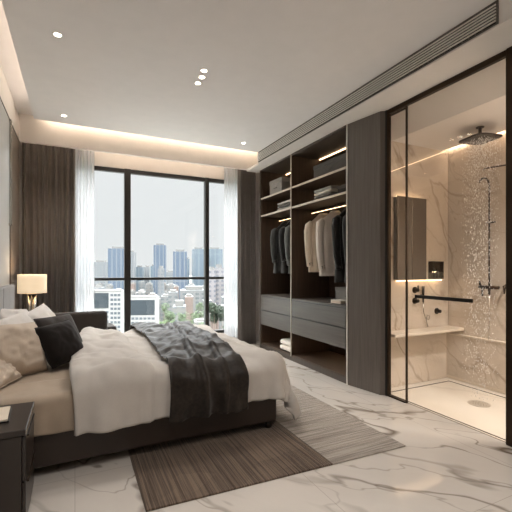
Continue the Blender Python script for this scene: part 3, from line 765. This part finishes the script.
# pillows
def pillow(name, loc, rot, w_, h_, t_, mat, label, cat, seed=0, wk=1.0, group=None):
    o = MB(); N = 26
    def half(sgn):
        def f(u, v):
            a, b_ = u*2-1, v*2-1
            pinch = .04
            x = a*(1-pinch*(1-b_*b_)) ; y = b_*(1-pinch*(1-a*a))
            e = max(0, (1-abs(a)**2.6))*max(0, (1-abs(b_)**2.6))
            th = t_/2*e**.45
            rad = (abs(a)**3+abs(b_)**3)**(1/3)
            wr = fn(a*2.1+seed, b_*2.1, seed)*.022 + fn(a*5+seed, b_*5, seed+3)*.013
            cr = -.024*abs(fn(a*3+seed*2, b_*2.5-a, 7+seed))
            wr *= wk; cr *= wk
            return (x*w_/2, y*h_/2, sgn*th + (wr+cr)*min(1, e*1.6)*(1 if sgn > 0 else .6)*sgn)
        return f
    o.grid(half(1), N, N); k = len(o.f)
    o.grid(half(-1), N, N)
    for i in range(k, len(o.f)): o.f[i] = tuple(reversed(o.f[i]))
    ob = o.build(name, mat, smooth=True)
    import bmesh
    bm = bmesh.new(); bm.from_mesh(ob.data); bmesh.ops.remove_doubles(bm, verts=bm.verts, dist=.0008); bm.to_mesh(ob.data); bm.free()
    for p in ob.data.polygons: p.use_smooth = True
    ob.location = loc; ob.rotation_euler = rot
    tag(ob, label, cat, group)
    pts = []
    for k in range(4):
        for i in range(12):
            a = -1+2*i/12; a2, b2 = [(a,-1),(1,a),(-a,1),(-1,-a)][k]
            x = a2*(1-.04*(1-b2*b2)); y = b2*(1-.04*(1-a2*a2)); pts.append((x*w_/2, y*h_/2, 0))
    pts.append(pts[0])
    MB().tube(pts, .004, 6, caps=False).build('piping', mat, ob, smooth=True)
    return ob
R_ = math.radians
# face normal is local +Z ; width local X ; height local Y
def prot(yaw, tilt, roll=0):   # yaw: direction the face points (deg from +X, ccw), tilt: lean back from vertical
    m = Matrix.Rotation(R_(yaw), 4, 'Z') @ Matrix.Rotation(R_(90-tilt), 4, 'Y') @ Matrix.Rotation(R_(90), 4, 'Z') @ Matrix.Rotation(R_(roll), 4, 'Z')
    return m.to_euler()
pillow('pillow', (-.385, 3.03, .645), prot(-48, 26, -4), .42, .38, .23, M['pillow_taupe'], 'large taupe pillow leaning at the near side of the bed', 'pillow', 1)
pillow('pillow', (-.455, 2.80, .56), prot(-20, 55, 0), .28, .24, .12, M['pillow_taupe'], 'taupe pillow at the left edge of the photo nearest the nightstand', 'pillow', 2)
pillow('pillow', (-.38, 3.36, .66), prot(-25, 30, 5), .50, .40, .15, M['pillow_white'], 'white pillow standing behind the large taupe pillow', 'pillow', 3)
pillow('pillow', (-.42, 3.66, .685), prot(-20, 22, -8), .46, .40, .13, M['pillow_white'], 'white pillow with raised corner next to the headboard', 'pillow', 4)
pillow('pillow', (-.26, 3.88, .66), prot(-35, 34, 14), .48, .40, .15, M['pillow_white'], 'pale grey pillow farthest along the bed below the lamp', 'pillow', 5)
pillow('cushion', (-.095, 3.15, .65), prot(-52, 30, 6), .29, .32, .20, M['cushion_dark'], 'dark brown velvet cushion propped up in front of the pillows', 'cushion', 6, .35)
pillow('cushion', (-.10, 3.36, .665), prot(-50, 30, 2), .32, .36, .15, M['cushion_grey'], 'dark grey velvet cushion tucked behind the brown cushion', 'cushion', 7, .35)

# ================================================================ RUG
rg = MB().prism([(.315,1.90),(2.01,1.84),(2.0,4.35),(.315,4.35)], .0005, .011).build('area_rug', M['rug'], bevel=.003)
tag(rg, 'large brown striped woven rug on the marble floor under the bed foot', 'rug')

# ================================================================ NIGHTSTANDS + LAMP
def nightstand(loc, label, h=.48, w_=.40, d_=.40):
    t = thing('nightstand', label, 'nightstand', loc)
    box('carcass', (0, .006, .03), (w_-.018, d_-.006, h-.03), M['nightstand'], t, bevel=.003)
    box('top', (0, 0, h-.028), (w_, d_, h), M['nightstand'], t, bevel=.004)
    box('plinth', (.02, .03, 0), (w_-.05, d_-.03, .03), M['pen'], t, bevel=0)
    for z0, z1 in ((.045, .235), (.243, h-.034)):
        dd = box('drawer', (w_-.017, .012, z0), (w_-.002, d_-.012, z1), M['nightstand'], t, bevel=.003)
        box('handle', (w_-.0018, .06, z1-.02), (w_+.006, d_-.06, z1-.012), M['bronze'], dd, bevel=.001)
    box('edge_trim', (w_-.001, .002, h-.026), (w_+.001, d_-.002, h-.002), M['steel'], t, bevel=0)
    return t
nightstand((-.598, 1.965, 0), 'dark nightstand in the near left corner with a notepad on top')
nightstand((-.598, 4.42, 0), 'dark nightstand on the far side of the bed carrying the lamp', .49, .40, .42)
nt = thing('notepad', 'cream notepad in a dark cover on the near nightstand', 'notepad', (-.34, 2.17, .4805), R_(4))
box('cover', (-.115,-.085,0), (.055,.125,.006), M['pen'], nt, .001); box('pages', (-.11,-.078,.006), (.049,.118,.014), M['paper'], nt, .001)
bk = thing('book', 'closed dark book with white page edges beside the notepad', 'book', (-.47, 2.26, .4965), R_(3))
box('cover', (-.07,-.09,0), (.06,.10,.03), M['pen'], bk, .002); 
lp = thing('table_lamp', 'table lamp with cream drum shade glowing on the far nightstand', 'lamp', (-.408, 4.62, .4905))
MB().lathe([(.07,0),(.07,.012),(.06,.016)], n=28).build('base', M['bronze'], lp)
for dx, dy in ((-.028,0),(.022,-.012),(.004,.03)):
    MB().tube([(dx,dy,.016),(dx,dy,.44)], .014, 14).build('column', M['steel'], lp, smooth=True)
MB().lathe([(.05,.438),(.05,.446)], n=20).build('cap', M['bronze'], lp)
sd = MB().grid(lambda u, v: (  .134*math.cos(u*2*PI), .134*math.sin(u*2*PI), .455+.198*v), 48, 4, True).build('lamp_shade', M['shade'], lp, smooth=True, solid=.003)
MB().lathe([(.02,.50),(.034,.53),(.034,.56),(.015,.59)], n=16).build('bulb', emis('bulb', (255,214,160), 8), lp, smooth=True)
ld = bpy.data.lights.new('lamp_bulb', 'POINT'); ld.energy = 5; ld.color = (1,.76,.5); ld.shadow_soft_size = .05
lo = bpy.data.objects.new('lamp_bulb', ld); col.objects.link(lo); lo.parent = lp; lo.location = (0,0,.62)

# wall bar left
wb = thing('wall_light_bar', 'slim vertical metal bar with end bracket on the wall beyond the headboard', 'wall bar', (XL, 4.53, 0))
for dy in (-.05, .0): box('bar', (.012, dy, 1.66), (.020, dy+.012, 2.70), M['steel'], wb)
box('bracket', (0, -.055, 1.64), (.022, .018, 1.66), M['steel'], wb); box('bracket', (0, -.055, 2.70), (.022, .018, 2.712), M['steel'], wb)

# ================================================================ CURTAINS
def curtain(name, x0, x1, y, z0, z1, folds, amp, mat, label, cat='curtain', solid=.004, seed=0):
    n = folds*12
    def f(u, v):
        x = x0+(x1-x0)*u; z = z1+(z0-z1)*v
        ph = u*folds*2*PI+fn(u*6, seed, 0)*1.5
        a = amp*(.75+.25*v)*(1+.4*fn(u*9, v*.6, seed))
        return (x+.12*amp*math.sin(2*ph)+.004*fn(u*8, v*.6, 4), y+a*math.sin(ph)+.004*fn(u*8, v*.8, seed), z)
    o = MB().grid(f, n, 16).build(name, mat, smooth=True, solid=solid)
    return tag(o, label, cat)
curtain('curtain', -.585, .005, 5.42, .012, 2.99, 9, .05, M['curtain'], 'brown floor-length pleated curtain left of the window', seed=1)
curtain('curtain', 2.30, 2.60, 5.42, .012, 2.99, 7, .045, M['curtain2'], 'grey brown floor-length pleated curtain gathered beside the wardrobe', seed=2)
curtain('sheer_curtain', -.02, .235, 5.50, .012, 2.99, 6, .022, M['sheer'], 'white sheer curtain at the left edge of the window', 'curtain', 0, 3)
curtain('sheer_curtain', 2.10, 2.40, 5.50, .012, 2.99, 6, .022, M['sheer'], 'white sheer curtain at the right edge of the window', 'curtain', 0, 4)
ct = thing('curtain_track', 'curtain track hidden behind the pale fascia', 'curtain rail', (0,0,0))
box('track', (XL+.01, 5.40, 2.995), (2.61, 5.44, 3.012), M['slab'], ct, bevel=.001)
box('track', (XL+.01, 5.485, 2.995), (2.61, 5.515, 3.012), M['slab'], ct, bevel=.001)
for y_ in (5.42, 5.5):
    box('mount', (1.0, y_-.01, 3.012), (1.04, y_+.01, 3.0599), M['slab'], ct, bevel=0)

# ================================================================ ARMCHAIR
ac = thing('armchair', 'low dark grey armchair between the bed and the window', 'armchair', (.06, 4.93, 0), R_(4))
box('backrest', (-.40, -.20, .22), (.28, -.08, .705), M['armchair'], ac, bevel=.045, seg=4)
box('seat_base', (-.36, -.08, .12), (.26, .26, .34), M['armchair'], ac, bevel=.02)
box('seat_cushion', (-.27, -.075, .34), (.24, .27, .46), M['armchair'], ac, bevel=.03, seg=3)
box('armrest', (-.40, -.08, .12), (-.28, .27, .58), M['armchair'], ac, bevel=.03, seg=3)
box('armrest', (.25, -.08, .12), (.40, .27, .50), M['armchair'], ac, bevel=.03, seg=3)
for lx in (-.33, .33):
    for ly in (-.12, .20): MB().lathe([(.014,0),(.02,.125)], (lx, ly), 12).build('leg', M['pen'], ac, smooth=True)

# ================================================================ CITY
FW = Vector((math.sin(TH), math.cos(TH), 0)); RT = Vector((math.cos(TH), -math.sin(TH), 0))
GZ = -75.0
struct(MB().box(-2500, 40, GZ-2, 3500, 4500, GZ).build('ground', plain('city_ground', (92,96,90), .9, 0, .25, .02)), 'city ground far below')
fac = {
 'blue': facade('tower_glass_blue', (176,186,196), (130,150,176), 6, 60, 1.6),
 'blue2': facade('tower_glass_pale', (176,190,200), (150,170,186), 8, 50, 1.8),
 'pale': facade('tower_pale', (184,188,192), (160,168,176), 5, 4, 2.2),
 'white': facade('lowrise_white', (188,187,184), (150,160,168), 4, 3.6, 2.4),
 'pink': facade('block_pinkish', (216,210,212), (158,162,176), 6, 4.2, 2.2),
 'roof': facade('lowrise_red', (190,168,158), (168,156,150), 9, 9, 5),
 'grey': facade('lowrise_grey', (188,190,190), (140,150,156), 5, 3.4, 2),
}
FC = plain('roof_concrete', (104,103,101), .9)
def px2x(u, d):
    return RT*((u-256)/375*d) + FW*d
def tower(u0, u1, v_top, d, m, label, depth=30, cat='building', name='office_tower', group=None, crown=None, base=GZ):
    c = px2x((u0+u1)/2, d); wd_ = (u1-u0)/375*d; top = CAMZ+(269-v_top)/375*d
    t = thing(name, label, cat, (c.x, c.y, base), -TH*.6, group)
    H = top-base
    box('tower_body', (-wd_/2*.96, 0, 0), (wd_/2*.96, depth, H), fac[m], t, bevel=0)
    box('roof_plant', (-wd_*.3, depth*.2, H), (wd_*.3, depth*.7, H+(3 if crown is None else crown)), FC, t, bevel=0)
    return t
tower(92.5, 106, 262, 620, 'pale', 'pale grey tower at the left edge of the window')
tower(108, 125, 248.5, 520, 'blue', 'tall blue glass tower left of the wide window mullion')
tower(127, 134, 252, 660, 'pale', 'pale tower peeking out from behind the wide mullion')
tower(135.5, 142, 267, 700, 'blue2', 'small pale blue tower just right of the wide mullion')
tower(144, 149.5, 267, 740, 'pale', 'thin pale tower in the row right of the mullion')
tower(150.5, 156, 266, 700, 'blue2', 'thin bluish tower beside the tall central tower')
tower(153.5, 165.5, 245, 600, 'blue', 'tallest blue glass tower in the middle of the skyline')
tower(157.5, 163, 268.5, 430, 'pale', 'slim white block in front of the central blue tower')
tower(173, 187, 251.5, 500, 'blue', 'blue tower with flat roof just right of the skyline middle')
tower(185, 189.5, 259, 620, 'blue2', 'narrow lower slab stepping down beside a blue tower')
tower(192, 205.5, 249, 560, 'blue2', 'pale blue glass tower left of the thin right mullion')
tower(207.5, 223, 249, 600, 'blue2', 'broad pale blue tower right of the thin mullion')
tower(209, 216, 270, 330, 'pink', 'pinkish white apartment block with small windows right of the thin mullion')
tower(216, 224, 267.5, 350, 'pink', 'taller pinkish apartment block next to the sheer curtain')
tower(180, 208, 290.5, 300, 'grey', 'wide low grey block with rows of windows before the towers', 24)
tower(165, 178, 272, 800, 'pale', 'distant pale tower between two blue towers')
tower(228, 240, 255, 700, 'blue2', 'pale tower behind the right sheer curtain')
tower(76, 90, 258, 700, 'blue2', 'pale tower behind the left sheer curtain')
# low rises
r3 = random.Random(5)
foot = [(c.location.x, c.location.y, max(c.children[0].dimensions.x, 30) if c.children else 40) for c in bpy.data.objects if c.name.startswith('office_tower')]
kk = 0; tries = 0
bpy.context.view_layer.update()
foot = []
for c in bpy.data.objects:
    if c.name.startswith('office_tower'):
        w_ = max(v.co.x for v in c.children[0].data.vertices)*2
        foot.append((c.location.x, c.location.y+14, math.hypot(w_, 30)/2))
for (tu, td) in ((165,230),(201,240),(182,190),(192,197)): q_ = px2x(tu, td); foot.append((q_.x, q_.y, 7))
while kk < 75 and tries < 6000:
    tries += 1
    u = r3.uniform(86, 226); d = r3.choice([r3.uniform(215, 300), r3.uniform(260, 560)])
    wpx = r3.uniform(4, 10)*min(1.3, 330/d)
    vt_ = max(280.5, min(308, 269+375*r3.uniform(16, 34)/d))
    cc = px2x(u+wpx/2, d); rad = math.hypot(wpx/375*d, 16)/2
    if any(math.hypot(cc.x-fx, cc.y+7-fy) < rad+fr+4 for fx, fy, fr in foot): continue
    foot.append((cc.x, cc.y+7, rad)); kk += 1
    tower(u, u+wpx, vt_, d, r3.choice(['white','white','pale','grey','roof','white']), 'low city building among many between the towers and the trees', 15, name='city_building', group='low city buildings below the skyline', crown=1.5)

# near white building with window grid
def nearbuilding(u0, u1, v_top, d, label, cols, rows, screens):
    c = px2x((u0+u1)/2, d); W = (u1-u0)/375*d; top = CAMZ+(269-v_top)/375*d
    t = thing('apartment_building', label, 'building', (c.x, c.y, GZ), -TH*.9)
    H = top-GZ; WH = plain('render_white', (140,139,137), .8)
    box('wall', (-W/2, 0, 0), (W/2, 5, H), WH, t, bevel=0)
    box('parapet', (-W/2-.15, -.15, H), (W/2+.15, .3, H+.5), WH, t, bevel=0)
    s = 375/d
    for (a0, a1, b0, b1) in screens:
        x0 = -W/2+(a0-u0)/375*d; x1 = -W/2+(a1-u0)/375*d; z1 = CAMZ+(269-b0)/375*d-GZ; z0 = CAMZ+(269-b1)/375*d-GZ
        box('dark_facade_panel', (x0, -.12, z0), (x1, 0, z1), facade('screen_glass', (88,100,108), (80,94,104), 2.0, 2.0, .2), t, bevel=0)
    for (a0, a1, b0, b1, nc, nr) in rows:
        for i in range(nc):
            for j in range(nr):
                ua = a0+(a1-a0)*(i+.12)/nc; ub = a0+(a1-a0)*(i+.86)/nc
                va = b0+(b1-b0)*(j+.2)/nr; vb = b0+(b1-b0)*(j+.72)/nr
                x0 = -W/2+(ua-u0)/375*d; x1 = -W/2+(ub-u0)/375*d; z1 = CAMZ+(269-va)/375*d-GZ; z0 = CAMZ+(269-vb)/375*d-GZ
                w_ = box('window', (x0, -.06, z0), (x1, 0, z1), M['winglass'], t, bevel=0)
    return t
M['winglass'] = plain('far_window_glass', (70,78,84), .3)
nearbuilding(85, 121, 291, 100, 'near white apartment block with dark glass upper facade left of the mullion', 0,
   [(110, 120.5, 293, 343, 3, 11), (86, 109, 310, 343, 6, 7)], [(93.5, 108.5, 293, 308)])
nearbuilding(121.6, 156, 297, 130, 'near white apartment block with a wide dark glass band right of the mullion', 0,
   [(123, 155, 316.5, 343, 8, 6)], [(126.5, 154.5, 300, 315)])

# trees
leafm = [plain('leaf_green', (76,94,60), .8, 0, .35, .4), plain('leaf_dark', (38,50,34), .8, 0, .35, .4), plain('leaf_mid', (84,98,74), .8, 0, .3, .4)]
barkm = plain('bark', (84,72,60), .9)
def tree(c, r, h, mat, label, n=900, leaf=.5, seed=0, group=None):
    rr = random.Random(seed); t = thing('tree', label, 'tree', c, 0, group)
    b = MB()
    cl = [(Vector((rr.uniform(-.6,.6)*r, rr.uniform(-.6,.6)*r, h+rr.uniform(-.6,.7)*r)), r*rr.uniform(.35,.6)) for _ in range(11)]
    for k in range(n):
        cc, cr = cl[k % len(cl)]
        d_ = Vector((rr.gauss(0,1), rr.gauss(0,1), rr.gauss(0,1))).normalized()
        p = cc+d_*cr*rr.uniform(.75, 1.05)
        nrm = (d_+Vector((rr.uniform(-.7,.7) for _ in range(3)))).normalized()
        a = nrm.orthogonal().normalized(); a.rotate(Matrix.Rotation(rr.uniform(0, 6.28), 3, nrm)); e = nrm.cross(a)
        s_ = leaf*rr.uniform(.5, 1.2); i = len(b.v)
        b.v += [tuple(p+a*s_), tuple(p+e*s_*.5+nrm*s_*.15), tuple(p-a*s_), tuple(p-e*s_*.5+nrm*s_*.15)]
        b.f.append((i, i+1, i+2, i+3))
    b.build('crown', mat, t)
    tb = MB().tube([(0,0,0),(.1,0,h*.4),(0,.1,h)], [r*.09, r*.07, r*.03], 8)
    for cc, cr in cl[:6]: tb.tube([(0,0,h*.6), tuple(cc)], [r*.05, r*.015], 6)
    tb.build('trunk', barkm, t, smooth=True)
    return t
def ptree(u, v, d, rpx, m, label, seed, n=900, group=None, leaf=None):
    c = px2x(u, d); zc = CAMZ+(269-v)/375*d; r = rpx/375*d
    return tree((c.x, c.y, GZ), r, zc-GZ, m, label, n, leaf or r*.13, seed, group)
ptree(217, 313, 60, 10.5, leafm[1], 'dark green tree rising beside the right sheer curtain', 1, 1800)
ptree(228, 329, 50, 7, leafm[1], 'dark green tree low behind the right sheer curtain', 2, 1200)
ptree(169, 318, 170, 7, leafm[2], 'grey green tree left of the white low house', 3, 900)
ptree(162, 329, 160, 8, leafm[0], 'bright green tree low beside the white apartment block', 4, 900)
ptree(176, 331, 135, 8, leafm[0], 'bright green tree at the bottom middle of the window', 5, 900)
ptree(186, 325, 150, 6, leafm[2], 'pale green tree below the white low house', 6, 800)
ptree(197, 318, 165, 8, leafm[2], 'grey green bushy tree left of the thin mullion', 7, 900)
ptree(204, 329, 140, 7, leafm[2], 'green tree at the foot of the thin mullion', 8, 800)
ptree(190, 333, 130, 8, leafm[0], 'green tree right above the throw on the bed', 9, 800)
ptree(182, 318, 190, 6, leafm[2], 'small grey green tree behind the white low house', 10, 700)
ptree(165, 308, 230, 5, leafm[2], 'distant grey green tree top between low buildings left', 11, 600)
ptree(201, 306, 240, 5, leafm[2], 'distant grey green tree top left of the thin mullion', 12, 600)
ptree(170, 330, 120, 7, leafm[0], 'bright green tree between the house and the bed edge', 13, 800)
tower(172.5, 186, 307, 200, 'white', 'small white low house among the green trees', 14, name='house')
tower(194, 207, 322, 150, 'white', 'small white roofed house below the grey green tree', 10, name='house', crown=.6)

# ================================================================ LIGHT
SKYTOP = 21.0     # overcast sky: brighter overhead than at the horizon
wo = bpy.data.worlds.new('sky'); sc.world = wo; wo.use_nodes = True
bg = wo.node_tree.nodes['Background']; bg.inputs[0].default_value = (.865,.915,.955,1); bg.inputs[1].default_value = .92
W = wo.node_tree; N_ = W.nodes.new
tcn = N_('ShaderNodeTexCoord'); nn = N_('ShaderNodeTexNoise'); nn.inputs['Scale'].default_value = 2.2
mixn = N_('ShaderNodeMix'); mixn.data_type = 'RGBA'
mixn.inputs[6].default_value = (.92,.945,.965,1); mixn.inputs[7].default_value = (.97,.985,.995,1)
sepn = N_('ShaderNodeSeparateXYZ'); mr = N_('ShaderNodeMapRange'); mr.interpolation_type = 'SMOOTHSTEP'
mr.inputs[1].default_value = .26; mr.inputs[2].default_value = .75; mr.inputs[3].default_value = 1.0; mr.inputs[4].default_value = SKYTOP
W.links.new(tcn.outputs['Generated'], nn.inputs['Vector']); W.links.new(nn.outputs['Fac'], mixn.inputs[0])
W.links.new(tcn.outputs['Generated'], sepn.inputs[0]); W.links.new(sepn.outputs[2], mr.inputs[0])
W.links.new(mixn.outputs[2], bg.inputs[0]); W.links.new(mr.outputs[0], bg.inputs[1])
sd_ = bpy.data.lights.new('sun', 'SUN'); sd_.energy = .7; sd_.angle = .3; sd_.color = (1,.97,.93)
so_ = bpy.data.objects.new('sun', sd_); col.objects.link(so_); so_.rotation_euler = (R_(48), 0, R_(20))
